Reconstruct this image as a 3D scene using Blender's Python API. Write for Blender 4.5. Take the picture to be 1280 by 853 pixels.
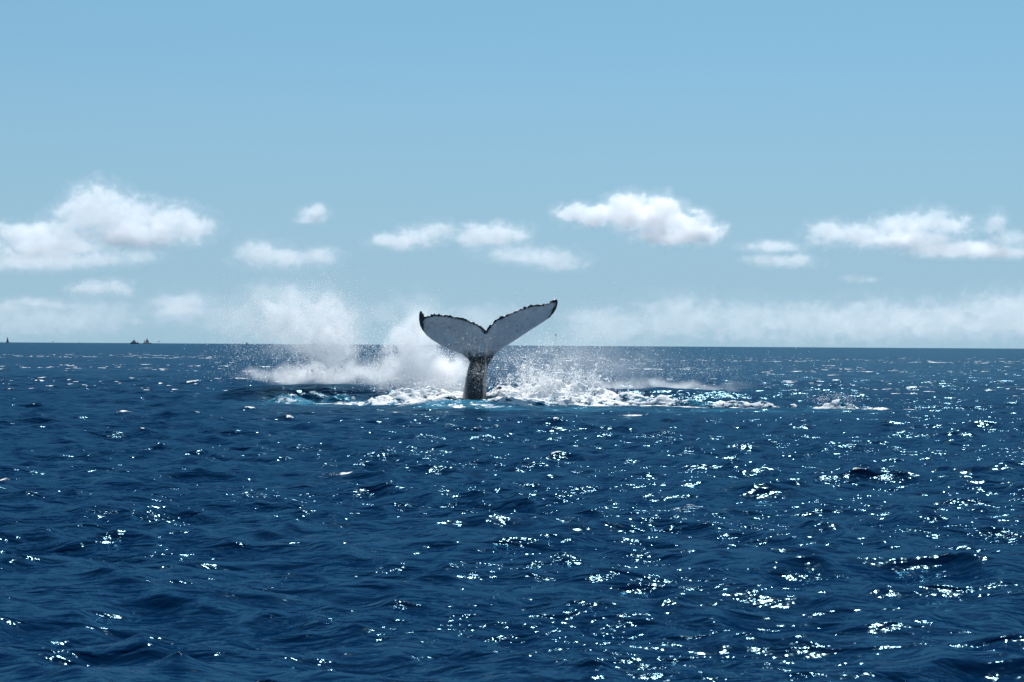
import bpy, bmesh, math, random
import numpy as np
from mathutils import Matrix, Vector

for o in list(bpy.data.objects):
    bpy.data.objects.remove(o, do_unlink=True)
scene = bpy.context.scene
C = scene.collection
random.seed(5)
rng = np.random.default_rng(11)

# ------------------------------------------------------------------ camera
CAM_H = 2.0
F = 70.0 / 36.0 * 1280.0           # focal length in photo pixels
PITCH, ROLL = 5.5 / F, 0.0062
cd = bpy.data.cameras.new('camera')
cam = bpy.data.objects.new('camera', cd)
C.objects.link(cam)
cd.lens, cd.sensor_width = 70.0, 36.0
cd.clip_start, cd.clip_end = 0.1, 150000.0
CAMM = Matrix.Translation((0, 0, CAM_H)) @ Matrix.Rotation(math.pi/2 + PITCH, 4, 'X') @ Matrix.Rotation(ROLL, 4, 'Z')
cam.matrix_world = CAMM
cd.dof.use_dof = True
cd.dof.focus_distance = 66.0
cd.dof.aperture_fstop = 7.0
scene.camera = cam

# ------------------------------------------------------------------ sky and sun
SUN_AZ, SUN_EL = math.radians(11), math.radians(55)     # azimuth measured from +Y towards +X
world = bpy.data.worlds.new('World')
scene.world = world
world.use_nodes = True
wn = world.node_tree.nodes
wl = world.node_tree.links
bg = wn['Background']
sky = wn.new('ShaderNodeTexSky')
sky.sky_type = 'NISHITA'
sky.sun_disc = False
sky.sun_elevation = SUN_EL
sky.sun_rotation = SUN_AZ
sky.altitude = 0.0
sky.air_density = 1.0
sky.dust_density = 0.0
sky.ozone_density = 4.0
# clear maritime air: the horizon stays blue instead of turning yellow
wtc = wn.new('ShaderNodeTexCoord')
wmp = wn.new('ShaderNodeMapping')
wmp.inputs['Location'].default_value = (0, 0, 0.15)
wmp.inputs['Scale'].default_value = (1, 1, 0.45)
wnm = wn.new('ShaderNodeVectorMath'); wnm.operation = 'NORMALIZE'
wl.new(wtc.outputs['Generated'], wmp.inputs[0]); wl.new(wmp.outputs[0], wnm.inputs[0]); wl.new(wnm.outputs[0], sky.inputs[0])
wti = wn.new('ShaderNodeMix'); wti.data_type = 'RGBA'; wti.blend_type = 'MULTIPLY'
wti.inputs[0].default_value = 1.0; wti.inputs[7].default_value = (1.02, 1.24, 1.10, 1)
wl.new(sky.outputs[0], wti.inputs[6])
# pale sea haze towards the horizon, the same all round
wsx = wn.new('ShaderNodeSeparateXYZ'); wl.new(wtc.outputs['Generated'], wsx.inputs[0])
wmr = wn.new('ShaderNodeMapRange'); wmr.interpolation_type = 'SMOOTHSTEP'
wl.new(wsx.outputs['Z'], wmr.inputs['Value'])
for k_, v_ in (('From Min', 0.0), ('From Max', 0.17), ('To Min', 0.8), ('To Max', 0.0)): wmr.inputs[k_].default_value = v_
whz = wn.new('ShaderNodeMix'); whz.data_type = 'RGBA'; whz.inputs[7].default_value = (4.4, 6.45, 7.9, 1)
wl.new(wmr.outputs[0], whz.inputs[0]); wl.new(wti.outputs[2], whz.inputs[6]); wl.new(whz.outputs[2], bg.inputs[0])
bg.inputs[1].default_value = 0.062
sd = bpy.data.lights.new('sun', 'SUN')
sd.energy = 4.5
sd.angle = math.radians(0.53)
sd.color = (1.0, 0.98, 0.95)
sun = bpy.data.objects.new('sun', sd)
C.objects.link(sun)
SUN_DIR = Vector((math.sin(SUN_AZ)*math.cos(SUN_EL), math.cos(SUN_AZ)*math.cos(SUN_EL), math.sin(SUN_EL)))
sun.rotation_euler = SUN_DIR.to_track_quat('Z', 'Y').to_euler()
sun.location = SUN_DIR * 200

vs = scene.view_settings
vs.view_transform = 'Standard'
vs.look = 'None'
vs.exposure = 0.4
vs.gamma = 1.0
vs.use_curve_mapping = False
cy = scene.cycles
cy.max_bounces = 11
cy.diffuse_bounces = 2
cy.glossy_bounces = 3
cy.transmission_bounces = 4
cy.volume_bounces = 10
cy.transparent_max_bounces = 16
cy.caustics_reflective = False
cy.caustics_refractive = False
cy.sample_clamp_direct = 20.0
cy.sample_clamp_indirect = 3.0
cy.use_denoising = True

# ------------------------------------------------------------------ helpers
def at(px, py, D):
    """world point seen at photo pixel (px, py) at the distance D (along +Y)"""
    v = CAMM.to_3x3() @ Vector(((px-640)/F, -(py-426.5)/F, -1.0))
    v = v * (D / v.y)
    return Vector((v.x, v.y, v.z + CAM_H))

def at_np(px, py, D):
    M = np.array(CAMM.to_3x3())
    v = np.stack([(px-640)/F, -(py-426.5)/F, -np.ones_like(px)], -1) @ M.T
    v = v * (D / v[:, 1])[:, None]
    v[:, 2] += CAM_H
    return v

def mesh_np(name, verts, faces, mat, smooth=True, parent=None):
    me = bpy.data.meshes.new(name)
    n, k = faces.shape
    me.vertices.add(len(verts))
    me.vertices.foreach_set('co', np.ascontiguousarray(verts, dtype=np.float32).ravel())
    me.loops.add(n*k)
    me.loops.foreach_set('vertex_index', np.ascontiguousarray(faces, dtype=np.int32).ravel())
    me.polygons.add(n)
    me.polygons.foreach_set('loop_start', np.arange(0, n*k, k, dtype=np.int32))
    me.polygons.foreach_set('use_smooth', np.full(n, smooth))
    me.update(calc_edges=True)
    if mat: me.materials.append(mat)
    o = bpy.data.objects.new(name, me)
    C.objects.link(o)
    if parent: o.parent = parent
    return o

def attr(o, name, vals):
    a = o.data.attributes.new(name, 'FLOAT', 'POINT')
    a.data.foreach_set('value', np.ascontiguousarray(vals, dtype=np.float32).ravel())

def grid_faces(nr, nc):
    i = np.arange(nr-1)[:, None]*nc + np.arange(nc-1)[None, :]
    i = i.ravel()
    return np.stack([i, i+1, i+nc+1, i+nc], 1)

def tag(o, label=None, cat=None, group=None, kind=None):
    if label: o['label'] = label
    if cat: o['category'] = cat
    if group: o['group'] = group
    if kind: o['kind'] = kind
    return o

def _h(ix, iy, iz, seed):
    n = (ix*374761393 + iy*668265263 + iz*2147483647 + seed*144665) & 0xffffffff
    n = ((n ^ (n >> 13))*1274126177) & 0xffffffff
    return ((n ^ (n >> 16)) & 0xffff)/65535.0

def vnoise(p, seed=0):
    p = np.asarray(p, dtype=np.float64)
    i = np.floor(p).astype(np.int64)
    f = p - i
    f = f*f*f*(f*(f*6-15)+10)
    r = 0
    for dx in (0, 1):
        for dy in (0, 1):
            for dz in (0, 1):
                w = (f[:, 0] if dx else 1-f[:, 0])*(f[:, 1] if dy else 1-f[:, 1])*(f[:, 2] if dz else 1-f[:, 2])
                r = r + w*_h(i[:, 0]+dx, i[:, 1]+dy, i[:, 2]+dz, seed)
    return r

def fbm(p, octv=4, seed=0, gain=0.5):
    r, a, t = 0, 1.0, 0
    p = np.array(p, dtype=np.float64)
    for q in range(octv):
        r = r + a*vnoise(p, seed+q*17)
        t += a
        a *= gain
        p = p*2.03 + 11.3
    return r/t

def sstep(a, b, x):
    t = np.clip((x-a)/(b-a), 0, 1)
    return t*t*(3-2*t)

# ------------------------------------------------------------------ material helpers
def new_mat(name):
    m = bpy.data.materials.new(name)
    m.use_nodes = True
    return m, m.node_tree.nodes, m.node_tree.links

def N(nodes, t, **kw):
    n = nodes.new(t)
    for k, v in kw.items(): setattr(n, k, v)
    return n

def plain(name, col, rough=0.6, noise=0.15, scale=3.0):
    m, n, l = new_mat(name)
    b = n['Principled BSDF']
    tx = N(n, 'ShaderNodeTexNoise'); tx.inputs['Scale'].default_value = scale
    tc = N(n, 'ShaderNodeTexCoord'); l.new(tc.outputs['Object'], tx.inputs['Vector'])
    r = N(n, 'ShaderNodeValToRGB')
    r.color_ramp.elements[0].color = [c*(1-noise) for c in col]+[1]
    r.color_ramp.elements[1].color = [min(1, c*(1+noise)) for c in col]+[1]
    l.new(tx.outputs[0], r.inputs[0]); l.new(r.outputs[0], b.inputs['Base Color'])
    b.inputs['Roughness'].default_value = rough
    return m

def math_n(n, l, op, a, b=None, c=None, clamp=False):
    m = N(n, 'ShaderNodeMath', operation=op); m.use_clamp = clamp
    for i, v in enumerate((a, b, c)):
        if v is None: continue
        if isinstance(v, (int, float)): m.inputs[i].default_value = v
        else: l.new(v, m.inputs[i])
    return m.outputs[0]

def map_range(n, l, v, a, b, c=0.0, d=1.0, smooth=True):
    m = N(n, 'ShaderNodeMapRange')
    m.interpolation_type = 'SMOOTHSTEP' if smooth else 'LINEAR'
    l.new(v, m.inputs['Value'])
    for k, x in zip(('From Min', 'From Max', 'To Min', 'To Max'), (a, b, c, d)): m.inputs[k].default_value = x
    return m.outputs[0]

def noise_n(n, l, vec, scale, detail=3, rough=0.55, dist=0.0, sc=(1, 1, 1), rot=0.0, off=(0, 0, 0)):
    mp = N(n, 'ShaderNodeMapping')
    mp.inputs['Scale'].default_value = sc
    mp.inputs['Rotation'].default_value = (0, 0, rot)
    mp.inputs['Location'].default_value = off
    l.new(vec, mp.inputs['Vector'])
    t = N(n, 'ShaderNodeTexNoise')
    t.inputs['Scale'].default_value = scale
    t.inputs['Detail'].default_value = detail
    t.inputs['Roughness'].default_value = rough
    t.inputs['Distortion'].default_value = dist
    l.new(mp.outputs[0], t.inputs['Vector'])
    return t.outputs[0]

# ------------------------------------------------------------------ sea material
def sea_material():
    m, n, l = new_mat('sea_water')
    b = n['Principled BSDF']
    geo = N(n, 'ShaderNodeNewGeometry')
    P = geo.outputs['Position']
    fo = N(n, 'ShaderNodeAttribute', attribute_name='foam').outputs['Fac']
    ae = N(n, 'ShaderNodeAttribute', attribute_name='aerated').outputs['Fac']
    # ripples: three scales of wind ripples, drawn out along the crests
    ro = N(n, 'ShaderNodeAttribute', attribute_name='unresolved').outputs['Fac']
    keep = math_n(n, l, 'MULTIPLY_ADD', ro, -0.7, 1.0)
    r1 = noise_n(n, l, P, 2.1, 2.5, 0.55, 0.6, (0.55, 1.0, 1.0), 0.35)
    r2 = noise_n(n, l, P, 6.2, 1.5, 0.5, 0.8, (0.55, 1.0, 1.0), -0.2, (3, 7, 1))
    r3 = noise_n(n, l, P, 20.0, 1, 0.5, 0.3, (0.7, 1.0, 1.0), 0.15, (9, 2, 5))
    h = math_n(n, l, 'MULTIPLY', r1, 0.125)
    fine = math_n(n, l, 'MULTIPLY_ADD', r3, 0.011, math_n(n, l, 'MULTIPLY', r2, 0.050))
    # gusts roughen the water in patches and leave calmer slicks between
    gust = map_range(n, l, noise_n(n, l, P, 0.42, 2, 0.55, 0.5, (0.55, 1.0, 1.0), 0.2, (2, 4, 6)), 0.38, 0.66, 0.42, 1.20)
    h = math_n(n, l, 'MULTIPLY', h, math_n(n, l, 'MULTIPLY_ADD', gust, 0.55, 0.40))
    h = math_n(n, l, 'MULTIPLY_ADD', fine, math_n(n, l, 'MULTIPLY', keep, gust), h)
    r0 = noise_n(n, l, P, 0.5, 3, 0.6, 0.7, (0.6, 1.0, 1.0), 0.25, (5, 1, 8))
    h = math_n(n, l, 'MULTIPLY_ADD', math_n(n, l, 'MULTIPLY', r0, ro), 0.40, h)
    r4 = noise_n(n, l, P, 14.0, 5, 0.7, 0.2)
    h = math_n(n, l, 'MULTIPLY_ADD', math_n(n, l, 'MULTIPLY', r4, fo), 0.05, h)
    bp = N(n, 'ShaderNodeBump'); bp.inputs['Strength'].default_value = 1.0; bp.inputs['Distance'].default_value = 1.0
    l.new(h, bp.inputs['Height'])
    # foam
    f1 = noise_n(n, l, P, 1.1, 5, 0.65, 1.2)
    f2 = noise_n(n, l, P, 6.0, 4, 0.6, 0.6)
    fn = math_n(n, l, 'MULTIPLY_ADD', f2, 0.55, f1)
    fn = math_n(n, l, 'SUBTRACT', fn, 0.78)
    fs = math_n(n, l, 'MULTIPLY_ADD', fn, 1.9, fo)
    gate = map_range(n, l, fo, 0.02, 0.15)
    mask = math_n(n, l, 'MULTIPLY', map_range(n, l, fs, 0.46, 0.66), gate)
    aem = math_n(n, l, 'MULTIPLY', ae, map_range(n, l, noise_n(n, l, P, 0.55, 3, 0.6, 0.8, (0.6, 1, 1)), 0.36, 0.64, 0.12, 1.0))
    deep = N(n, 'ShaderNodeMix', data_type='RGBA')
    deep.inputs[6].default_value = (0.0003, 0.0112, 0.0395, 1)
    deep.inputs[7].default_value = (0.024, 0.15, 0.24, 1)
    l.new(aem, deep.inputs[0])
    foam = N(n, 'ShaderNodeMix', data_type='RGBA')
    l.new(mask, foam.inputs[0]); l.new(deep.outputs[2], foam.inputs[6])
    foam.inputs[7].default_value = (0.90, 0.92, 0.93, 1)
    wet = math_n(n, l, 'MULTIPLY_ADD', ro, 0.08, 0.09)
    n.remove(b)
    # body of the water and foam, under a clear reflecting skin
    body = N(n, 'ShaderNodeBsdfDiffuse'); l.new(foam.outputs[2], body.inputs['Color']); l.new(bp.outputs[0], body.inputs['Normal'])
    skin = N(n, 'ShaderNodeBsdfGlossy')
    skin.inputs['Color'].default_value = (0.42, 0.80, 1.0, 1)
    l.new(wet, skin.inputs['Roughness']); l.new(bp.outputs[0], skin.inputs['Normal'])
    fr = N(n, 'ShaderNodeFresnel'); fr.inputs['IOR'].default_value = 1.17; l.new(bp.outputs[0], fr.inputs['Normal'])
    fac = math_n(n, l, 'MULTIPLY', math_n(n, l, 'MINIMUM', fr.outputs[0], 0.20), math_n(n, l, 'SUBTRACT', 1.0, mask))
    mx = N(n, 'ShaderNodeMixShader')
    l.new(fac, mx.inputs[0]); l.new(body.outputs[0], mx.inputs[1]); l.new(skin.outputs[0], mx.inputs[2])
    l.new(mx.outputs[0], n['Material Output'].inputs['Surface'])
    return m
SEA = sea_material()

# ------------------------------------------------------------------ wave field
NW = 96
lam = np.exp(np.linspace(math.log(0.30), math.log(11.0), NW))*rng.uniform(0.96, 1.04, NW)
kk = 2*np.pi/lam
main = math.radians(-112)
th = main + rng.normal(0, 1, NW)*np.interp(np.log(lam), [math.log(0.4), math.log(15)], [1.0, 0.6])
slope = np.interp(np.log(lam), np.log([0.30, 0.7, 1.5, 3.0, 5.0, 8.0, 12.0]), [0.043, 0.048, 0.038, 0.019, 0.010, 0.006, 0.002])
amp = slope*rng.uniform(0.6, 1.4, NW)/kk
ph = rng.uniform(0, 2*np.pi, NW)
DX, DY = np.cos(th), np.sin(th)
CHOP = 1.15

# swells and mounds thrown up around the whale: (px, py of crest, distance, half length m, half depth m)
BUMPS = []
def bump(px, py, D, lx, ly, ang=0.0, base=0.0):
    p = at(px, py, D)
    BUMPS.append((p.x, p.y, max(p.z-base, 0.05), lx, ly, ang))
bump(395, 480, 72, 3.6, 1.2, 0.03)
bump(330, 479, 72.5, 1.5, 1.0, 0.0, 0.3)
bump(485, 482, 72, 2.0, 1.1, 0.0, 0.2)
bump(790, 485, 73, 3.2, 1.0, -0.02)
bump(900, 487, 72.5, 2.6, 1.0, 0.0, 0.1)
bump(572, 500, 64.0, 1.6, 0.9, 0.0, 0.0)
bump(700, 502, 66.0, 3.5, 1.2, 0.0, 0.0)
bump(860, 506, 66.5, 4.0, 0.9, 0.0, 0.0)

def waves(x, y, spacing, want_j=True):
    x = x.astype(np.float32); y = y.astype(np.float32); spacing = spacing.astype(np.float32)
    z = np.zeros_like(x); dx = np.zeros_like(x); dy = np.zeros_like(x)
    jxx = np.zeros_like(x); jyy = np.zeros_like(x); jxy = np.zeros_like(x)
    # groups: slow modulation makes the chop patchy, as gusts do
    for i in range(NW):
        sel = slice(None)
        w = np.clip((lam[i]/spacing - 2.0)/1.6, 0, 1)
        act = w > 0
        if not act.any(): continue
        xx, yy, ww = x[act], y[act], w[act]
        p = (kk[i]*(DX[i]*xx + DY[i]*yy) + ph[i]).astype(np.float32)
        c, s = np.cos(p), np.sin(p)
        a = amp[i]*ww
        z[act] += a*c
        dx[act] -= a*DX[i]*s
        dy[act] -= a*DY[i]*s
        if want_j:
            jxx[act] -= a*kk[i]*DX[i]*DX[i]*c
            jyy[act] -= a*kk[i]*DY[i]*DY[i]*c
            jxy[act] -= a*kk[i]*DX[i]*DY[i]*c
    z *= 1-0.5*np.exp(-((x-2)/11)**4-((y-61.5)/7.5)**4)
    for (bx, by, bh, lx, ly, an) in BUMPS:
        u = (x-bx)*math.cos(an)+(y-by)*math.sin(an)
        v = -(x-bx)*math.sin(an)+(y-by)*math.cos(an)
        g = np.exp(-(u/lx)**4*0.7 - (u/lx)**2*0.4 - (v/ly)**2)
        z *= 1-0.55*np.clip(g, 0, 1)
        z += bh*g
    J = (1+CHOP*jxx)*(1+CHOP*jyy)-(CHOP*jxy)**2
    return x+CHOP*dx, y+CHOP*dy, z, J

def ellipse_field(x, y, px, py, D, lx, ly, ang=0.0):
    p = at(px, py, D)
    u = (x-p.x)*math.cos(ang)+(y-p.y)*math.sin(ang)
    v = -(x-p.x)*math.sin(ang)+(y-p.y)*math.cos(ang)
    return np.exp(-(u/lx)**2-(v/ly)**2)

def foam_fields(x, y, z, J, d):
    patch = vnoise(np.stack([x*0.04, y*0.04, 0*x], 1), 3)
    f = np.zeros_like(x)
    # breaking crests: the most pinched few per cent of the surface at every distance
    for a, b, frac in ((7, 25, .0012), (25, 45, .002), (45, 80, .003), (80, 140, .040), (140, 260, .06), (260, 600, .07), (600, 2500, .05)):
        k = (d >= a) & (d < b)
        if k.sum() < 50: continue
        Jk = J[k] + 0.35*(0.5-patch[k])*J[k].std()*2
        t = np.quantile(Jk, frac); t2 = np.quantile(Jk, frac*0.35)
        brk = fbm(np.stack([x[k]*1.3, y[k]*0.35, 0*x[k]], 1), 4, 7, .7)
        if t-t2 < 1e-4: continue
        f[k] = sstep(t+0.3*(t-t2), t2, Jk)*0.72*sstep(0.44, 0.60, brk)
    aer = np.zeros_like(x)
    for (px, py, D, lx, ly, a) in ((560, 505, 64, 3.2, 1.5, .9), (690, 510, 63, 4.0, 2.4, .65), (870, 512, 62, 5.0, 2.2, .5),
                                   (1020, 512, 62, 2.5, 1.6, .45), (420, 496, 67, 2.8, 2.5, .55), (500, 500, 66, 2.5, 2.5, .6)):
        aer = np.maximum(aer, a*ellipse_field(x, y, px, py, D, lx, ly))
    for (px, py, D, lx, ly, a) in ((370, 495, 67.5, 1.6, .7, .62), (430, 493, 67.0, 1.2, .8, .60), (545, 489, 66.0, 2.0, 2.2, .80),
                                   (500, 519, 59.0, 2.3, .30, .50), (590, 506, 63.2, 1.4, .35, .6), (690, 495, 66.5, 3.0, 2.0, .95),
                                   (840, 503, 65.2, 4.2, .55, .78), (1035, 506, 65.5, 1.5, .55, .95), (1100, 508, 65, 2.0, .3, .6),
                                   (300, 476, 76, 1.2, .6, .7), (155, 521, 55, .5, .16, .8), (840, 634, 24.5, .6, .6, .33), (790, 521, 58, .5, .2, .7),
                                   (260, 494, 66, .8, .25, .6), (0, 595, 30, .25, .15, .8), (420, 597, 30, .35, .13, .6)):
        f = np.maximum(f, a*ellipse_field(x, y, px, py, D, lx, ly))
    return f, aer

# ------------------------------------------------------------------ sea: one sheet to the horizon
def geo_rows(a, b, r):
    n = max(2, int(math.log(b/a)/r))
    return np.exp(np.linspace(math.log(a), math.log(b), n, endpoint=False))
rows = np.concatenate([[-3000, -800, -200, -60, -20, -8, -3, 0, 1.5, 3, 4.5, 6, 7], geo_rows(8, 30, .0038), geo_rows(30, 120, .0032),
                       geo_rows(120, 600, .0062), geo_rows(600, 90000, .025), [90000]])
core = np.linspace(-1, 1, 741)
side = np.array([1.06, 1.15, 1.3, 1.6, 2.2, 3.5, 6.0, 12.0])
cols = np.concatenate([-side[::-1], core, side])
R_, U_ = np.meshgrid(rows, cols, indexing='ij')
X0 = U_*(6+0.40*np.maximum(R_, 0))
Y0 = R_.copy()
sp = np.gradient(rows)[:, None]*np.ones_like(U_)
sp = np.maximum(sp, np.abs(np.gradient(X0, axis=1)))
xs, ys, zs, Js = waves(X0.ravel(), Y0.ravel(), sp.ravel())
foam, aer = foam_fields(xs, ys, zs, Js, Y0.ravel())
sea = mesh_np('sea', np.stack([xs, ys, zs], 1), grid_faces(len(rows), len(cols)), SEA)
attr(sea, 'foam', foam); attr(sea, 'aerated', aer)
attr(sea, 'unresolved', sstep(14, 130, Y0.ravel()))
tag(sea, 'deep blue choppy sea with glinting wavelets reaching to the horizon', 'sea', kind='structure')

# ------------------------------------------------------------------ white water
def white_water(label, spots, x0, x1, y0, y1, step, seed, lump=0.22, cover=0.55):
    nx, ny = int((x1-x0)/step), int((y1-y0)/step)
    gx, gy = np.meshgrid(np.linspace(x0, x1, nx), np.linspace(y0, y1, ny))
    gx, gy = gx.ravel(), gy.ravel()
    xs, ys, zs, J = waves(gx, gy, np.full(gx.shape, max(step, 0.12)), False)
    top = np.zeros_like(gx)
    for (px, py, D, lx, ly) in spots:
        p = at(px, py, D)
        g = np.exp(-((gx-p.x)/lx)**2-((gy-p.y)/ly)**2)
        # height of the heap above the water under it
        h0 = max(p.z+0.06, 0.15)
        top = np.maximum(top, h0*g)
    q = np.stack([gx*1.1, gy*1.1, 0*gx+seed], 1)
    q[:, 0] *= 0.7
    ridg = 1-np.abs(2*fbm(q*2.0, 5, seed, 0.6)-1)
    fine = fbm(q*8.0, 3, seed+5, 0.7)
    hgt = top*(0.66+0.46*ridg) + lump*(fine-0.5)*sstep(0.05, 0.3, top) - 0.10
    edge = sstep(0.0, 0.10, top)
    zs = zs + hgt*edge - (1-edge)*0.35
    o = mesh_np('white_water', np.stack([xs, ys, zs], 1), grid_faces(ny, nx), SEA)
    attr(o, 'foam', np.clip(cover+0.45*top + 0.9*(ridg-0.75) + 0.5*(fine-0.5), 0, 1)*edge)
    attr(o, 'aerated', 1.1*edge)
    tag(o, label, 'white water', kind='stuff')
    return o
white_water('heaped white foam churning to the right of the whale tail',
            [(630, 486, 67, .9, .8), (690, 476, 68.5, 1.1, .8), (722, 478, 68.5, .9, .8), (660, 481, 69, 1.1, .8), (750, 488, 68, 1.0, .7), (640, 500, 65.3, 1.6, .6), (720, 499, 65.5, 1.6, .6), (785, 493, 67.5, 1.0, .6)],
            at(598, 0, 66).x, at(860, 0, 66).x, 63.8, 71.5, .05, 3)
white_water('low broken white foam churning to the left of the whale tail',
            [(545, 484, 68, 1.0, .9), (505, 489, 67.5, .9, .7), (572, 489, 68.0, .7, .7), (520, 485, 69, .9, .7), (480, 495, 66.5, .8, .6), (550, 494, 65.6, 1.2, .6)],
            at(445, 0, 66).x, at(602, 0, 66).x, 64.3, 71.0, .05, 21)
white_water('long thin line of white foam trailing off to the right',
            [(790, 495, 66.5, .9, .35), (830, 497, 66.3, .9, .3), (870, 499, 66, .9, .28), (915, 501, 66, .9, .26), (955, 503, 66, .8, .25)],
            at(750, 0, 66).x, at(985, 0, 66).x, 64.8, 67.6, .045, 5, .10, .55)
white_water('small isolated white breaker at the right end of the foam line',
            [(1022, 507, 66, .7, .35), (1045, 498, 66, .5, .28), (1060, 501, 66, .3, .25), (995, 509, 66, .9, .25)],
            at(970, 0, 66).x, at(1100, 0, 66).x, 64.5, 67.5, .035, 12, .34, .52)
white_water('patches of white foam in front of the dark left swell',
            [(425, 493, 68, .8, .5), (360, 493, 68, .8, .5), (395, 492, 68.5, .9, .5)],
            at(235, 0, 68).x, at(460, 0, 68).x, 66.0, 70.5, .05, 15, .10, .10)

# ------------------------------------------------------------------ whale tail
def whale():
    D = 66.0
    Z = 5.018
    def w(p):
        v = at(500+p[0]/Z, 350+p[1]/Z, D)
        return np.array([v.x, v.z])
    def curve(pts, n):
        pts = np.array([w(p) for p in pts])
        seg = np.r_[0, np.cumsum(np.linalg.norm(np.diff(pts, axis=0), axis=1))]
        t = np.linspace(0, seg[-1], 400)
        c = np.stack([np.interp(t, seg, pts[:, 0]), np.interp(t, seg, pts[:, 1])], 1)
        for _ in range(14):
            c[1:-1] = (c[:-2]+2*c[1:-1]+c[2:])/4
        u = np.linspace(0, 1, n)
        return np.stack([np.interp(u, np.linspace(0, 1, 400), c[:, i]) for i in (0, 1)], 1)
    lead_l = [(520, 600), (450, 535), (425, 495), (390, 470), (350, 455), (300, 435), (250, 408), (200, 378), (165, 350), (140, 320), (122, 285), (115, 245), (116, 212), (122, 198), (127, 192)]
    trail_l = [(538, 318), (524, 302), (508, 290), (480, 275), (440, 256), (400, 243), (350, 231), (300, 222), (250, 216), (200, 218), (165, 227), (150, 228), (142, 212), (135, 197), (127, 192)]
    lead_r = [(540, 600), (556, 530), (572, 503), (595, 472), (620, 447), (650, 428), (700, 395), (750, 362), (800, 328), (850, 297), (900, 265), (940, 238), (965, 210), (985, 180), (994, 150), (996, 128), (988, 115)]
    trail_r = [(538, 318), (546, 303), (560, 285), (600, 250), (640, 230), (690, 205), (740, 185), (800, 162), (850, 153), (900, 147), (930, 138), (955, 124), (972, 117), (988, 115)]
    ns, ncd = 150, 34
    zroot = w((540, 480))[1]
    xmid = w((538, 0))[0]
    verts, faces = [], []
    outline_t = []
    def depth(x, z):
        s = (x-xmid)/2.3
        return (0.06+0.30*sstep(-0.25, 0.25, s))*(z-zroot) + 0.30*s*s + np.where(s > 0, 0.25*np.abs(s) + 0.14*np.exp(-s/0.25)*(1-np.exp(-s/0.03)), 0.0)
    for side, (le, tr) in enumerate(((lead_l, trail_l), (lead_r, trail_r))):
        L, T = curve(le, ns), curve(tr, ns)
        outline_t.append(T.copy())
        # ragged, scalloped trailing edge
        tt = np.linspace(0, 1, ns)
        tang = np.gradient(T, axis=0)
        tang /= np.linalg.norm(tang, axis=1)[:, None]+1e-9
        nrm = np.stack([-tang[:, 1], tang[:, 0]], 1)
        nrm *= np.sign((nrm*(T-L)).sum(1))[:, None]
        jag = (fbm(np.stack([tt*46, 0*tt+side*7, 0*tt], 1), 3, 21, .7)-0.5)*0.15*sstep(0.02, 0.12, tt)*sstep(1.0, 0.93, tt)
        T = T + nrm*jag[:, None]
        c = np.linspace(0, 1, ncd)
        base = sum(len(v) for v in verts)
        P = L[:, None, :]*(1-c)[None, :, None] + T[:, None, :]*c[None, :, None]
        prof = np.sqrt(np.clip(c, 0, 1))*(1-c)**0.85*1.9
        thick = np.interp(tt, [0, .12, .35, .75, 1.0], [0.22, 0.17, 0.115, 0.06, 0.03])
        hw = thick[:, None]*prof[None, :]*0.5 + 0.012
        dep = depth(P[..., 0], P[..., 1])
        # cupping across the chord
        dep = dep + 0.08*np.sin(math.pi*c)[None, :]*np.sin(math.pi*tt)[:, None]
        front = np.stack([P[..., 0], D+dep-hw, P[..., 1]], -1).reshape(-1, 3)
        back = np.stack([P[..., 0], D+dep+hw, P[..., 1]], -1).reshape(-1, 3)
        verts += [front, back]
        g = grid_faces(ns, ncd)+base
        nb = ns*ncd
        faces += [g, g[:, ::-1]+nb]
        ring = np.r_[np.arange(ncd), np.arange(1, ns)*ncd+ncd-1, (ns-1)*ncd+np.arange(ncd-2, -1, -1), np.arange(ns-2, 0, -1)*ncd]+base
        r2 = np.roll(ring, -1)
        faces.append(np.stack([ring, ring+nb, r2+nb, r2], 1))
    # tail stock: rings from below the water up into the flukes
    base = sum(len(v) for v in verts)
    rows_ = [(-3.0, None), ]
    prof = [  # (left px, right px, zoom y, half depth, centre depth)
        (150, 720, 1500, 1.30, .35), (300, 610, 1050, .95, .15), (362, 562, 850, .74, .04), (390, 543, 740, .60, 0.0), (401, 541, 680, .53, -.02), (413, 543, 610, .45, -.03), (427, 545, 550, .37, -.03),
        (438, 546, 515, .32, -.03), (452, 546, 485, .26, -.01), (474, 547, 455, .19, .03), (500, 549, 420, .12, .08), (517, 551, 385, .07, .12), (528, 547, 350, .035, .14)]
    NR = 64
    rr = []
    yy = np.linspace(prof[0][2], prof[-1][2], 90)
    pr = np.array(prof)[::-1]
    for y in yy:
        l_, r_, hd, cdp = (np.interp(y, pr[:, 2], pr[:, j]) for j in (0, 1, 3, 4))
        a, b_ = w((l_, y)), w((r_, y))
        cx, hx = (a[0]+b_[0])/2, (b_[0]-a[0])/2
        t = np.linspace(0, 2*np.pi, NR, endpoint=False)
        ex = np.sign(np.cos(t))*np.abs(np.cos(t))**np.where(np.cos(t) > 0, 0.55, 0.9)
        # keel along the ventral side, nearer the right edge
        skew = 0.35*hx*np.clip(-np.sin(t), 0, 1)**2
        px_ = cx + hx*ex*np.where(np.sin(t) < 0, (1-0.12*np.clip(-np.sin(t), 0, 1)), 1) + skew*(1-np.abs(np.cos(t)))
        py_ = D + cdp + hd*np.sign(np.sin(t))*np.abs(np.sin(t))**0.8
        rr.append(np.stack([px_, py_, np.full(NR, a[1])], 1))
    rr = np.array(rr)
    verts.append(rr.reshape(-1, 3))
    nrw = len(yy)
    i = (np.arange(nrw-1)[:, None]*NR+np.arange(NR)[None, :]).ravel()
    j = (np.arange(nrw-1)[:, None]*NR+(np.arange(NR)+1)[None, :] % NR).ravel()
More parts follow.
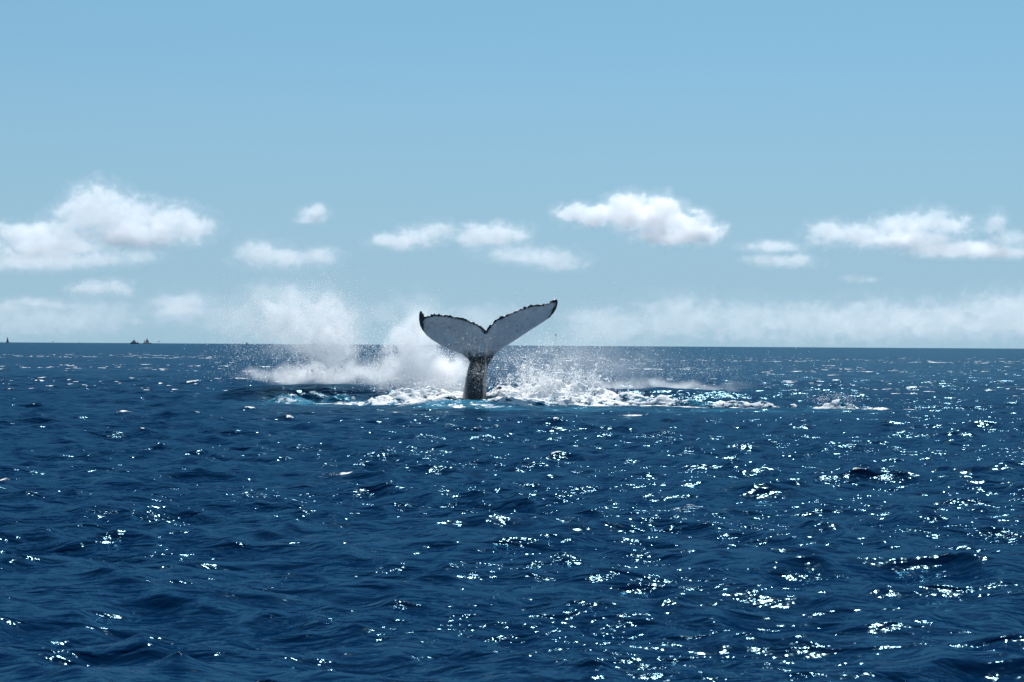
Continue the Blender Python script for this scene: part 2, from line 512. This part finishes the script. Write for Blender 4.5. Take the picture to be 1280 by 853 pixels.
    faces.append(np.stack([i, j, j+NR, i+NR], 1)+base)
    vv = np.concatenate(verts); ff = np.concatenate(faces)
    bm = bmesh.new()
    bv = [bm.verts.new(p) for p in vv]
    for f in ff:
        try: bm.faces.new([bv[q] for q in f])
        except ValueError: pass
    for kk_ in (0, nrw-1):
        cvt = [bv[base+kk_*NR+q] for q in range(NR)]
        bm.faces.new(cvt if kk_ == nrw-1 else cvt[::-1])
    bmesh.ops.recalc_face_normals(bm, faces=bm.faces)
    me = bpy.data.meshes.new('tmp'); bm.to_mesh(me); bm.free()
    tmp = bpy.data.objects.new('tmp', me); C.objects.link(tmp)
    rm = tmp.modifiers.new('r', 'REMESH'); rm.mode = 'VOXEL'; rm.voxel_size = 0.017; rm.use_smooth_shade = True
    sm = tmp.modifiers.new('s', 'SMOOTH'); sm.factor = 0.5; sm.iterations = 3
    dg = bpy.context.evaluated_depsgraph_get()
    me2 = bpy.data.meshes.new_from_object(tmp.evaluated_get(dg))
    bpy.data.objects.remove(tmp, do_unlink=True)
    me2.name = 'whale'
    o = bpy.data.objects.new('whale', me2); C.objects.link(o)
    n = len(me2.vertices)
    co = np.empty(n*3, np.float32); me2.vertices.foreach_get('co', co); co = co.reshape(-1, 3).astype(float)
    no = np.empty(n*3, np.float32); me2.vertices.foreach_get('normal', no); no = no.reshape(-1, 3)
    # pigment: pale belly skin, black border along the trailing edge, tips and stock
    xz = co[:, [0, 2]]
    Tall = np.concatenate(outline_t)
    dmin = np.full(n, 9.0)
    for q in range(0, len(Tall), 2):
        dmin = np.minimum(dmin, np.hypot(xz[:, 0]-Tall[q, 0], xz[:, 1]-Tall[q, 1]))
    nz = fbm(co*7.0, 4, 31, .6)
    nz2 = fbm(co*22.0, 3, 41, .6)
    s = (xz[:, 0]-xmid)
    span = np.where(s < 0, -s/2.18, s/2.44)
    border = 0.060 + 0.10*(nz2-0.45) + 0.16*sstep(0.90, 1.0, span) + 0.05*sstep(0.12, 0.0, span)
    dark = sstep(border+0.02, border-0.02, dmin)
    ltip = sstep(w((152, 0))[0]+0.03, w((147, 0))[0]-0.03, xz[:, 0] + 0.10*(nz2-0.5))
    # slanting dark tip of the raised fluke
    ra, rb = w((975, 140)), w((925, 250))
    dirv = (rb-ra)/np.linalg.norm(rb-ra)
    side_ = (xz[:, 0]-ra[0])*(-dirv[1]) + (xz[:, 1]-ra[1])*dirv[0]
    rtip = sstep(-0.02, 0.05, side_ + 0.14*(nz2-0.5))
    # leading edge (underneath) is thinly rimmed; tail stock dark grey
    low = w((0, 455))[1]
    stock = sstep(low+0.12, low-0.22, xz[:, 1] + 0.30*(nz-0.5) - 0.10*np.abs(s))*sstep(1.1, 0.5, np.abs(s))
    backside = sstep(-0.15, 0.25, no[:, 1])
    d_ = np.maximum.reduce([dark, ltip, rtip, 1.0*stock, backside])
    a = me2.attributes.new('dark', 'FLOAT', 'POINT')
    a.data.foreach_set('value', d_.astype(np.float32))
    m, nn, l = new_mat('whale_skin')
    b = nn['Principled BSDF']
    P = N(nn, 'ShaderNodeTexCoord').outputs['Object']
    at_ = N(nn, 'ShaderNodeAttribute', attribute_name='dark').outputs['Fac']
    blot = noise_n(nn, l, P, 3.0, 6, 0.65, 0.5)
    pale = N(nn, 'ShaderNodeValToRGB')
    pale.color_ramp.elements[0].position = 0.3; pale.color_ramp.elements[0].color = (0.66, 0.55, 0.54, 1)
    pale.color_ramp.elements[1].position = 0.75; pale.color_ramp.elements[1].color = (0.95, 0.82, 0.79, 1)
    l.new(blot, pale.inputs[0])
    # small dark flecks and scratches on the pale skin
    fl = noise_n(nn, l, P, 16.0, 2, 0.5, 0.0)
    flm = map_range(nn, l, fl, 0.66, 0.71)
    dk = N(nn, 'ShaderNodeMix', data_type='RGBA')
    l.new(math_n(nn, l, 'MAXIMUM', at_, math_n(nn, l, 'MULTIPLY', flm, 0.8)), dk.inputs[0])
    l.new(pale.outputs[0], dk.inputs[6])
    dkr = N(nn, 'ShaderNodeValToRGB')
    dkr.color_ramp.elements[0].position = 0.35; dkr.color_ramp.elements[0].color = (0.010, 0.011, 0.014, 1)
    dkr.color_ramp.elements[1].position = 0.7; dkr.color_ramp.elements[1].color = (0.030, 0.032, 0.038, 1)
    l.new(noise_n(nn, l, P, 9.0, 4, 0.6), dkr.inputs[0]); l.new(dkr.outputs[0], dk.inputs[7])
    l.new(dk.outputs[2], b.inputs['Base Color'])
    b.inputs['Roughness'].default_value = 0.28
    bp = N(nn, 'ShaderNodeBump'); bp.inputs['Strength'].default_value = 0.6; bp.inputs['Distance'].default_value = 0.02
    l.new(noise_n(nn, l, P, 14.0, 4, 0.6), bp.inputs['Height']); l.new(bp.outputs[0], b.inputs['Normal'])
    me2.materials.clear(); me2.materials.append(m)
    tag(o, 'humpback whale tail raised above the sea, pale grey underside with ragged black edge', 'whale')
    return o
WHALE = whale()

# ------------------------------------------------------------------ spray: drops
def drop_material():
    m, n, l = new_mat('water_drops')
    out = n['Material Output']; n.remove(n['Principled BSDF'])
    d = N(n, 'ShaderNodeBsdfDiffuse'); t = N(n, 'ShaderNodeBsdfTranslucent'); mx = N(n, 'ShaderNodeMixShader')
    d.inputs[0].default_value = (0.95, 0.96, 0.97, 1); t.inputs[0].default_value = (0.98, 0.985, 0.99, 1)
    mx.inputs[0].default_value = 0.88
    l.new(d.outputs[0], mx.inputs[1]); l.new(t.outputs[0], mx.inputs[2]); l.new(mx.outputs[0], out.inputs[0])
    return m
DROPS = drop_material()
TET = np.array([[1, 1, 1], [1, -1, -1], [-1, 1, -1], [-1, -1, 1]], float)/math.sqrt(3)
TETF = np.array([[0, 1, 2], [0, 3, 1], [0, 2, 3], [1, 3, 2]])

def jets(px, py, D, n, per, up, spread, r, tmax=1.2, lean=0.0):
    """strings of drops on ballistic arcs thrown up from one spot"""
    o = at(px, py, D)
    P, R = [], []
    for q in range(n):
        v = np.array([rng.normal(lean, spread), rng.normal(0, spread*0.6), up*rng.uniform(0.45, 1.0)])
        t0 = rng.uniform(0.1, 0.75)*2*v[2]/9.8
        t = t0 + rng.normal(0, 0.075, per)
        t = np.clip(t, 0, tmax)
        p = np.array(o)[None] + rng.normal(0, .22, 3)[None]*np.array([1.5, 1, .3]) + v[None]*t[:, None] + rng.normal(0, 0.035, (per, 3))*(0.5+2.0*t[:, None])
        p[:, 2] -= 4.9*t*t
        P.append(p); R.append(r*np.exp(rng.normal(0, 0.55, per)))
    return np.concatenate(P), np.concatenate(R)

def drops(label, parts, name='spray_drops', extra=()):
    P, R = [], []
    for e in extra:
        P.append(e[0]); R.append(e[1])
    for (px, py, sx, sy, D, sD, n, r, clump, ymax) in parts:
        q = int(n*2.2)
        x = px+rng.normal(0, sx, q); y = py+rng.normal(0, sy, q)
        d = D+rng.normal(0, sD, q)
        if clump:
            f = fbm(np.stack([x/14.0, y/14.0, d*0.3], 1), 3, int(px), .6)
            keep = rng.uniform(0, 1, q) < sstep(0.5-0.28, 0.5+0.16, f)**clump
            x, y, d = x[keep], y[keep], d[keep]
        k = y < ymax + 3*rng.normal(0, 1, len(y))
        x, y, d = x[k][:n], y[k][:n], d[k][:n]
        P.append(at_np(x, y, d)); R.append(r*np.exp(rng.normal(-0.12, 0.55, len(x))))
    P = np.concatenate(P); R = np.concatenate(R)
    n = len(P)
    q = rng.normal(0, 1, (n, 4)); q /= np.linalg.norm(q, axis=1)[:, None]
    a, b, c, d = q.T
    M = np.stack([np.stack([1-2*(c*c+d*d), 2*(b*c-a*d), 2*(b*d+a*c)], 1), np.stack([2*(b*c+a*d), 1-2*(b*b+d*d), 2*(c*d-a*b)], 1),
                  np.stack([2*(b*d-a*c), 2*(c*d+a*b), 1-2*(b*b+c*c)], 1)], 1)
    V = np.einsum('nij,kj->nki', M, TET)*R[:, None, None]*1.35 + P[:, None, :]
    Fc = TETF[None]+4*np.arange(n)[:, None, None]
    o = mesh_np(name, V.reshape(-1, 3), Fc.reshape(-1, 3), DROPS, False)
    tag(o, label, 'spray', kind='stuff')
    return o
drops('fine drops of the tall white spray cloud left of the whale tail', [
    (375, 396, 42, 20, 74, 1.2, 20000, 0.00512, 1.4, 476),
    (325, 412, 34, 28, 74, 1.2, 12000, 0.00440, 1.2, 476),
    (417, 415, 18, 34, 74, 1.0, 13000, 0.00560, 1.4, 476),
    (395, 468, 55, 6, 74.5, .8, 5000, 0.00520, 0.6, 477),
    (450, 440, 45, 26, 74, 1.0, 6000, 0.00520, 1.2, 478),
    (440, 400, 70, 25, 75, 1.5, 4000, 0.00384, 0, 478)],
    extra=[jets(415, 476, 74, 60, 130, 6.2, 1.0, 0.0046, lean=-.5), jets(380, 476, 74.3, 40, 110, 4.6, 1.2, 0.0043, lean=-.8)])
drops('fine drops of the white splash just behind the lower fluke', [
    (517, 430, 24, 18, 70, .8, 10000, 0.00528, 1.4, 490),
    (498, 425, 16, 14, 70, .6, 3500, 0.00512, 1.2, 490),
    (550, 462, 24, 18, 69.3, .8, 5000, 0.00528, 1.2, 492),
    (485, 468, 20, 12, 70, .8, 4000, 0.00528, 1.2, 490)],
    extra=[jets(505, 488, 70, 45, 110, 5.4, 1.0, 0.0043, lean=.5), jets(545, 490, 69.5, 30, 90, 4.2, .9, 0.0043, lean=.3)])
drops('scattered drops flung up to the right of the whale tail', [
    (665, 455, 28, 15, 68, .8, 2600, 0.00680, 1.8, 492),
    (700, 450, 40, 18, 69, 1.0, 3500, 0.00560, 1.8, 490),
    (740, 440, 60, 28, 70, 1.5, 5000, 0.00400, 0.8, 486),
    (850, 464, 70, 14, 72, 1.2, 6000, 0.00384, 0.8, 486),
    (720, 410, 70, 30, 70, 2.0, 3000, 0.00352, 0.8, 486)],
    extra=[jets(675, 486, 68, 55, 80, 4.4, 1.3, 0.0059), jets(715, 484, 68.3, 35, 70, 3.8, 1.4, 0.0053, lean=.5), jets(630, 490, 67.5, 20, 50, 3.4, .8, 0.0053)])
drops('wet drops sprinkled in front of the whale tail stock', [
    (596, 468, 8, 18, 65.1, .1, 1500, 0.00400, 0.8, 498),
    (585, 430, 22, 14, 65.3, .1, 500, 0.00440, 0.8, 498),
    (625, 415, 30, 12, 65.4, .1, 250, 0.00400, 0, 498)])
drops('flecks of white water tossed over the foam by the whale tail', [
    (690, 474, 30, 6, 68.2, .5, 2200, 0.00600, 1.4, 490),
    (650, 482, 25, 6, 67.2, .5, 1500, 0.00600, 1.4, 494),
    (750, 486, 30, 5, 67.6, .4, 1000, 0.00560, 1.4, 494),
    (530, 480, 28, 6, 68.0, .5, 2000, 0.00600, 1.4, 490),
    (1043, 499, 16, 4, 66, .2, 700, 0.00480, 1.0, 505)])

# ------------------------------------------------------------------ spray: mist volumes
def lump_mesh(name, blobs, voxel, mat, disp=0.0, dscale=1.0, seed=0):
    """closed lumpy skin round a union of ellipsoids: (centre, radii)"""
    bm = bmesh.new()
    for (c, r) in blobs:
        bmesh.ops.create_icosphere(bm, subdivisions=3, radius=1.0, matrix=Matrix.Translation(c) @ Matrix.Diagonal((r[0], r[1], r[2], 1)))
    me = bpy.data.meshes.new('tmp'); bm.to_mesh(me); bm.free()
    tmp = bpy.data.objects.new('tmp', me); C.objects.link(tmp)
    rm = tmp.modifiers.new('r', 'REMESH'); rm.mode = 'VOXEL'; rm.voxel_size = voxel; rm.use_smooth_shade = True
    dg = bpy.context.evaluated_depsgraph_get()
    me2 = bpy.data.meshes.new_from_object(tmp.evaluated_get(dg))
    bpy.data.objects.remove(tmp, do_unlink=True)
    n = len(me2.vertices)
    if disp:
        co = np.empty(n*3, np.float32); me2.vertices.foreach_get('co', co); co = co.reshape(-1, 3).astype(float)
        no = np.empty(n*3, np.float32); me2.vertices.foreach_get('normal', no); no = no.reshape(-1, 3)
        f = fbm(co/dscale, 5, seed, .58)-0.47
        bil = (1-np.abs(2*fbm(co/dscale*0.7+5, 3, seed+3, .5)-1))-0.75
        co = co + no*(disp*(f*1.6+bil*0.6))[:, None]
        me2.vertices.foreach_set('co', co.astype(np.float32).ravel())
        me2.update()
    me2.name = name
    me2.materials.clear(); me2.materials.append(mat)
    o = bpy.data.objects.new(name, me2); C.objects.link(o)
    return o

def mist_material(name, density, nscale, centre, radii, lo=0.30, hi=0.75, g=0.5, sc=(1, 1, 1), tilt=0.0):
    m, n, l = new_mat(name)
    n.remove(n['Principled BSDF'])
    out = n['Material Output']
    v = N(n, 'ShaderNodeVolumePrincipled')
    v.inputs['Color'].default_value = (0.996, 0.998, 1.0, 1)
    v.inputs['Anisotropy'].default_value = g
    P = N(n, 'ShaderNodeNewGeometry').outputs['Position']
    mp = N(n, 'ShaderNodeMapping', vector_type='TEXTURE')
    mp.inputs['Location'].default_value = centre
    mp.inputs['Scale'].default_value = radii
    mp.inputs['Rotation'].default_value = (0, tilt, 0)
    wp = N(n, 'ShaderNodeTexNoise'); wp.inputs['Scale'].default_value = 0.9; wp.inputs['Detail'].default_value = 2; l.new(P, wp.inputs['Vector'])
    wv = N(n, 'ShaderNodeVectorMath', operation='MULTIPLY_ADD'); l.new(wp.outputs['Color'], wv.inputs[0]); wv.inputs[1].default_value = (1.1, 0.4, 1.1)
    ws = N(n, 'ShaderNodeVectorMath', operation='ADD'); l.new(P, ws.inputs[0]); ws.inputs[1].default_value = (-.55, -.2, -.55)
    l.new(ws.outputs[0], wv.inputs[2]); l.new(wv.outputs[0], mp.inputs[0])
    ln = N(n, 'ShaderNodeVectorMath', operation='LENGTH'); l.new(mp.outputs[0], ln.inputs[0])
    fall = map_range(n, l, ln.outputs['Value'], 0.15, 1.0, 1.0, 0.0)
    nz = noise_n(n, l, P, nscale, 4, 0.6, 0.4, sc)
    nm = map_range(n, l, nz, lo, hi)
    d = math_n(n, l, 'MULTIPLY', math_n(n, l, 'MULTIPLY', fall, nm), density)
    l.new(d, v.inputs['Density'])
    l.new(v.outputs[0], out.inputs['Volume'])
    m.cycles.volume_step_rate = 0.25
    return m

def mist(label, px, py, D, rx, ry, rz, density, nscale=1.0, lo=0.3, hi=0.75, sc=(1, 1, 1), tilt=0.0):
    c = at(px, py, D)
    m = mist_material('spray_mist', density, nscale, c, (rx, ry, rz), lo, hi, 0.5, sc, tilt)
    o = lump_mesh('spray_mist', [((0, 0, 0), (rx*1.12+.15, ry*1.1+.1, rz*1.12+.15))], 0.25, m)
    o.data.transform(Matrix.Translation(c) @ Matrix.Rotation(tilt, 4, 'Y'))
    tag(o, label, 'spray', kind='stuff')
    return o
mist('soft pale mist drifting high above the left spray', 372, 400, 74, 3.2, 1.6, 1.8, 1.6, 1.3, .38, .70, tilt=.15)
mist('bright column of mist in the middle of the left spray', 416, 430, 74.2, 1.15, 1.0, 2.1, 3.2, 1.8, .36, .68, tilt=-.1)
mist('low white mist blown along the crest of the left swell', 400, 469, 74.8, 3.6, .7, .5, 5.5, 1.4)
mist('leaning white fan of mist rising behind the lower fluke', 512, 437, 70.8, 1.15, 1.1, 2.0, 4.2, 1.6, .34, .68, tilt=.55)
mist('dense white mist low between the fluke and the foam', 548, 468, 70.0, 1.6, 1.0, 1.15, 6.0, 1.5, .30, .64)
mist('streak of white mist linking the left spray and the fluke splash', 468, 462, 72.5, 1.5, .9, .75, 1.8, 1.5, .36, .70)
mist('thin grey mist spread over the sea to the right of the whale tail', 720, 452, 72, 4.6, 2.0, 1.3, 0.34, 1.0)
mist('thin white mist blown off the crest of the long right swell', 815, 481, 75.5, 4.6, .6, .28, 2.6, 1.1)

# ------------------------------------------------------------------ clouds
def cloud_material(dens, s, blobs, edge, seed):
    m, n, l = new_mat('cloud_vapour')
    n.remove(n['Principled BSDF'])
    out = n['Material Output']
    v = N(n, 'ShaderNodeVolumePrincipled')
    v.inputs['Color'].default_value = (0.985, 0.99, 1.0, 1)
    v.inputs['Anisotropy'].default_value = 0.5
    P = N(n, 'ShaderNodeNewGeometry').outputs['Position']
    f = None
    for (c, r) in blobs:
        mp = N(n, 'ShaderNodeMapping', vector_type='TEXTURE')
        mp.inputs['Location'].default_value = c
        mp.inputs['Scale'].default_value = r
        l.new(P, mp.inputs[0])
        ln = N(n, 'ShaderNodeVectorMath', operation='LENGTH'); l.new(mp.outputs[0], ln.inputs[0])
        e = math_n(n, l, 'SUBTRACT', 1.0, ln.outputs['Value'])
        if f is None: f = e
        else: f = math_n(n, l, 'SMOOTH_MAX', f, e, 0.25)
    nz = noise_n(n, l, P, 1.0/(20*s), 7, 0.68, 0.3, (1, 1, 1.25), 0, (seed*3.1, seed*1.7, 0))
    g = math_n(n, l, 'MULTIPLY_ADD', math_n(n, l, 'SUBTRACT', nz, 0.5), 2.7, f)
    d = map_range(n, l, g, 0.0, edge)
    veil = map_range(n, l, g, -0.6, 0.35, 0.0, 0.2)
    l.new(math_n(n, l, 'MULTIPLY', math_n(n, l, 'ADD', d, veil), dens), v.inputs['Density'])
    l.new(v.outputs[0], out.inputs['Volume'])
    m.cycles.volume_step_rate = 0.3
    return m

def cloud(label, D, blobs, tau, thick=0.8, edge=0.65, seed=1, vox=None):
    """blobs: (px, py, half width px, half height px)"""
    s = D/F
    bl = []
    for k, (px, py, hw, hh) in enumerate(blobs):
        off = (random.random()-0.5)*40*s
        c = at(px, py, D+off)
        bl.append((c, (hw*1.18*s, thick*max(hw*0.6, hh)*s, hh*1.18*s)))
    depth = np.mean([2*b[1][1] for b in bl])
    m = cloud_material(1.05*tau/depth, s, bl, edge, seed)
    big = [(c, (r[0]*1.4+4*s, r[1]*1.4+4*s, r[2]*1.4+4*s)) for c, r in bl]
    o = lump_mesh('cloud', big, (vox or 2.0)*s, m, disp=4*s, dscale=16*s, seed=seed)
    tag(o, label, 'cloud', group='clouds low in the sky')
    return o
cloud('largest cloud, a tall billowing white dome with broad grey shoulders', 9000, [
    (120, 258, 32, 26), (150, 270, 40, 24), (95, 272, 26, 20), (75, 290, 30, 18), (210, 275, 42, 18), (240, 285, 30, 14), (170, 295, 60, 14), (30, 292, 40, 12), (60, 308, 60, 14)], 1.6, edge=0.5, seed=2)
cloud('flat grey layer of cloud below the largest cloud', 9500, [(60, 328, 60, 10), (120, 325, 50, 8), (15, 330, 40, 10), (170, 320, 30, 8)], .8, seed=3)
cloud('small ragged puff of cloud above the long low left cloud', 9000, [(392, 270, 16, 9), (397, 263, 9, 8), (380, 276, 12, 5)], .8, seed=4)
cloud('long low cloud just above the tall spray', 9000, [(320, 317, 26, 16), (350, 322, 36, 14), (395, 321, 28, 11)], .9, seed=5)
cloud('small rounded cloud floating over the ships on the horizon', 12000, [(110, 361, 22, 8), (135, 358, 22, 9), (155, 361, 15, 9)], .7, seed=6)
cloud('row of low white puffs left of the brightest cloud', 9000, [(488, 303, 24, 9), (520, 298, 26, 11), (545, 290, 20, 12), (600, 296, 30, 12), (630, 293, 28, 12)], 1.1, edge=0.5, seed=7)
cloud('thin streaky cloud under the row of low puffs', 9200, [(640, 318, 36, 10), (685, 322, 40, 11), (700, 332, 30, 8)], .7, seed=8)
cloud('brightest cloud, lumpy and white with a cauliflower top', 8800, [
    (715, 268, 20, 11), (745, 270, 28, 12), (785, 262, 26, 18), (800, 272, 34, 16), (825, 270, 24, 22), (855, 282, 28, 18), (880, 292, 24, 11), (835, 294, 36, 10)], 2.3, edge=0.38, seed=9)
cloud('long white cloud with a peaked crown and flat tail', 9000, [
    (1035, 292, 26, 14), (1080, 294, 36, 14), (1120, 284, 32, 14), (1160, 278, 28, 16), (1195, 283, 28, 12), (1140, 300, 50, 10), (1200, 312, 60, 9), (1250, 316, 40, 7)], 1.4, edge=0.48, seed=10)
cloud('pale flat cloud beside the tail of the long white cloud', 9300, [(965, 308, 34, 8), (985, 327, 32, 8), (955, 325, 24, 6)], .8, seed=11)
cloud('narrow upright wisp of cloud at the end of the long white cloud', 9000, [(1245, 280, 12, 15), (1265, 298, 22, 9)], .8, seed=12)
cloud('tiny isolated scrap of cloud over the right horizon bank', 9000, [(1070, 348, 14, 5), (1088, 350, 10, 4)], .5, seed=13)
cloud('wide hazy bank of cloud lying along the horizon right of the whale', 20000, [
    (760, 408, 60, 22), (850, 398, 60, 26), (930, 402, 60, 24), (1010, 404, 60, 24), (1090, 402, 60, 26), (1170, 402, 60, 24), (1250, 396, 60, 28), (1310, 392, 60, 30)], .60, edge=0.45, seed=14)
cloud('faint hazy cloud low on the horizon left of the spray', 20000, [(60, 400, 60, 20), (130, 395, 50, 22), (230, 390, 45, 22), (10, 402, 50, 20), (280, 402, 40, 18)], .42, seed=15)
cloud('low faint cloud with a rounded top near the horizon left of the spray', 15000, [(215, 378, 26, 9), (240, 376, 24, 10), (228, 388, 34, 9)], .6, seed=18)
cloud('pale streak of cloud low at the edge of the largest cloud bank', 15000, [(30, 378, 30, 6), (65, 382, 26, 6), (10, 384, 24, 6)], .5, seed=19)
cloud('faint cloud peeping out behind the whale', 20000, [(520, 384, 34, 20), (480, 392, 36, 14), (600, 400, 60, 18)], .34, seed=16)

# ------------------------------------------------------------------ distant boats
GREY = plain('hull_grey', (0.20, 0.22, 0.27), 0.6)
WHITE = plain('cabin_white', (0.55, 0.56, 0.60), 0.5)
SAIL = plain('sail_cloth', (0.22, 0.22, 0.30), 0.8)
DARK = plain('dark_metal', (0.03, 0.035, 0.045), 0.6)

def root(name, px, D, label, cat, rz=0.0, group=None):
    o = bpy.data.objects.new(name, None)
    C.objects.link(o)
    p = at(px, 432, D)
    o.location = (p.x, p.y, 0.0)
    o.rotation_euler = (0, 0, rz)
    tag(o, label, cat, group)
    return o

def hull(parent, L, B, H, mat):
    st = []
    for t, w_, sh in ((-1, .55, .0), (-.6, .95, -.02), (0, 1, -.04), (.5, .8, .0), (.85, .35, .12), (1, .04, .22)):
        st.append([(t*L/2*0.94, -w_*B/2*0.55, -0.6), (t*L/2, -w_*B/2, H*(1+sh)), (t*L/2, w_*B/2, H*(1+sh)), (t*L/2*0.94, w_*B/2*0.55, -0.6)])
    v = np.array(st).reshape(-1, 3)
    f = []
    for i in range(len(st)-1):
        for j in range(4):
            k = (j+1) % 4
            f.append((i*4+j, i*4+k, (i+1)*4+k, (i+1)*4+j))
    f += [(3, 2, 1, 0), tuple(range(len(st)*4-4, len(st)*4))]
    return mesh_np('hull', v, np.array(f), mat, False, parent)

def boxes(name, parent, lst, mat):
    v, f = [], []
    for (x0, x1, y0, y1, z0, z1) in lst:
        b = len(v)
        v += [(x0, y0, z0), (x1, y0, z0), (x1, y1, z0), (x0, y1, z0), (x0, y0, z1), (x1, y0, z1), (x1, y1, z1), (x0, y1, z1)]
        f += [(b, b+3, b+2, b+1), (b+4, b+5, b+6, b+7), (b, b+1, b+5, b+4), (b+1, b+2, b+6, b+5), (b+2, b+3, b+7, b+6), (b+3, b, b+4, b+7)]
    return mesh_np(name, np.array(v, float), np.array(f), mat, False, parent)

def mast(parent, x, h, r, mat, z0=0.8):
    t = np.linspace(0, 2*np.pi, 8, endpoint=False)
    v = np.concatenate([np.stack([x+r*np.cos(t), r*np.sin(t), 0*t+z0], 1), np.stack([x+r*.5*np.cos(t), r*.5*np.sin(t), 0*t+h], 1)])
    f = np.array([(i, (i+1) % 8, (i+1) % 8+8, i+8) for i in range(8)])
    return mesh_np('mast', v, f, mat, True, parent)

def sail(parent, pts, mat, belly=0.6):
    """triangular sail with belly, thickened"""
    a, b, c = [np.array(p, float) for p in pts]
    n = 7; v = []; idx = {}
    for i in range(n):
        for j in range(n-i):
            u, w_ = i/(n-1), j/(n-1)
            p = a*(1-u-w_)+b*u+c*w_
            p = p + np.array([0, belly*4*u*w_+belly*3*(1-u-w_)*u, 0])
            idx[i, j] = len(v); v.append(p)
    f = []
    for i in range(n-1):
        for j in range(n-1-i):
            f.append((idx[i, j], idx[i+1, j], idx[i, j+1]))
            if (i+1, j+1) in idx and i+j+2 <= n-1: f.append((idx[i+1, j], idx[i+1, j+1], idx[i, j+1]))
    o = mesh_np('sail', np.array(v), np.array(f), mat, True, parent)
    s_ = o.modifiers.new('thickness', 'SOLIDIFY'); s_.thickness = 0.05
    return o

t = root('sailing_boat', 9.5, 4500, 'sailing boat with raised dark sails alone on the horizon under the largest cloud', 'boat', 1.2)
hull(t, 12, 3.6, 1.4, GREY); mast(t, 0.6, 15.5, .16, DARK); sail(t, [(0.5, 0, 2), (-5.2, 0, 2.2), (0.5, 0, 15)], SAIL); sail(t, [(0.8, 0, 13.5), (5.6, 0, 1.8), (1.0, 0, 2.0)], GREY)
t = root('motor_vessel', 168, 4600, 'grey vessel with stepped cabin and short mast on the horizon', 'ship', 0.15)
hull(t, 20, 5.5, 3.2, GREY); boxes('cabin', t, [(-6.5, 3.5, -2.2, 2.2, 3.05, 6.2)], WHITE); boxes('wheelhouse', t, [(-3.5, 1.5, -1.7, 1.7, 6.15, 8.4)], GREY); mast(t, -1.5, 13.0, .3, DARK, 8.3); mast(t, 6.5, 8.0, .2, DARK, 2.9)
t = root('sailing_ship', 183, 4600, 'ship with clustered dark sails beside the grey cabin vessel', 'ship', 0.25)
hull(t, 15, 4.4, 2.2, GREY); mast(t, 1.5, 14.5, .22, DARK, 1.8); mast(t, -3.5, 10.0, .2, DARK, 1.8)
sail(t, [(1.3, 0, 2.6), (-2.9, 0, 2.9), (1.3, 0, 13.5)], SAIL); sail(t, [(1.7, 0, 12.5), (6.8, 0, 2.8), (2.0, 0, 2.8)], SAIL); sail(t, [(-3.7, 0, 2.6), (-7.0, 0, 2.8), (-3.7, 0, 9.2)], SAIL)
t = root('dinghy', 188.5, 4600, 'tiny dark dinghy just right of the ship with dark sails', 'boat', 0.2)
hull(t, 4.2, 2.0, 1.2, DARK); boxes('cabin', t, [(-1.4, .8, -.7, .7, .9, 2.9)], DARK)
def buoy(px, D, label, h, w_):
    t = root('channel_marker', px, D, label, 'marker', 0.0, 'channel markers on the horizon')
    mast(t, 0, h, .35, DARK, -1.0)
    boxes('topmark', t, [(-w_, w_, -.5, .5, h-1.0, h)], DARK)
    boxes('float', t, [(-1.0, 1.0, -1.0, 1.0, -1.0, .9)], GREY)
buoy(198.5, 4600, 'slim marker with flat dark top right of the ships and dinghy', 7.0, 2.4)
buoy(66, 4600, 'slim dark marker between the lone sailing boat and the ships', 5.0, 1.4)
buoy(99, 4600, 'faintest tiny marker between the lone sailing boat and the ships', 4.2, 1.0)
t = root('small_boat', 308.5, 4300, 'small grey boat on the horizon seen through the left spray', 'boat', 0.3)
hull(t, 5.5, 2.2, 1.6, GREY); boxes('cabin', t, [(-1.8, 1.2, -.8, .8, 1.4, 4.6)], GREY)
# lattice beacon behind the raised fluke
t = root('beacon_tower', 694.7, 2600, 'thin lattice beacon mast standing on the horizon right of the whale tail', 'beacon')
H = 15.5
for sx in (-1, 1):
    for sy in (-1, 1):
        v = np.array([[sx*.75, sy*.75, -2], [sx*.75+.16, sy*.75, -2], [sx*.75+.16, sy*.75+.16, -2], [sx*.75, sy*.75+.16, -2],
                      [sx*.42, sy*.42, H], [sx*.42+.12, sy*.42, H], [sx*.42+.12, sy*.42+.12, H], [sx*.42, sy*.42+.12, H]], float)
        mesh_np('leg', v, np.array([(0, 1, 5, 4), (1, 2, 6, 5), (2, 3, 7, 6), (3, 0, 4, 7)]), GREY, False, t)
for i in range(9):
    z = 0.5+i*1.75; r = np.interp(z, [-2, H], [.75, .42])
    boxes('brace', t, [(-r, r+.1, -r-.02, -r+.1, z, z+.14), (-r, r+.1, r, r+.12, z, z+.14), (-r-.02, -r+.1, -r, r, z+.2, z+.34), (r, r+.12, -r, r, z+.2, z+.34)], GREY)
boxes('lantern', t, [(-.8, .8, -.8, .8, H-.05, H+1.5)], DARK)
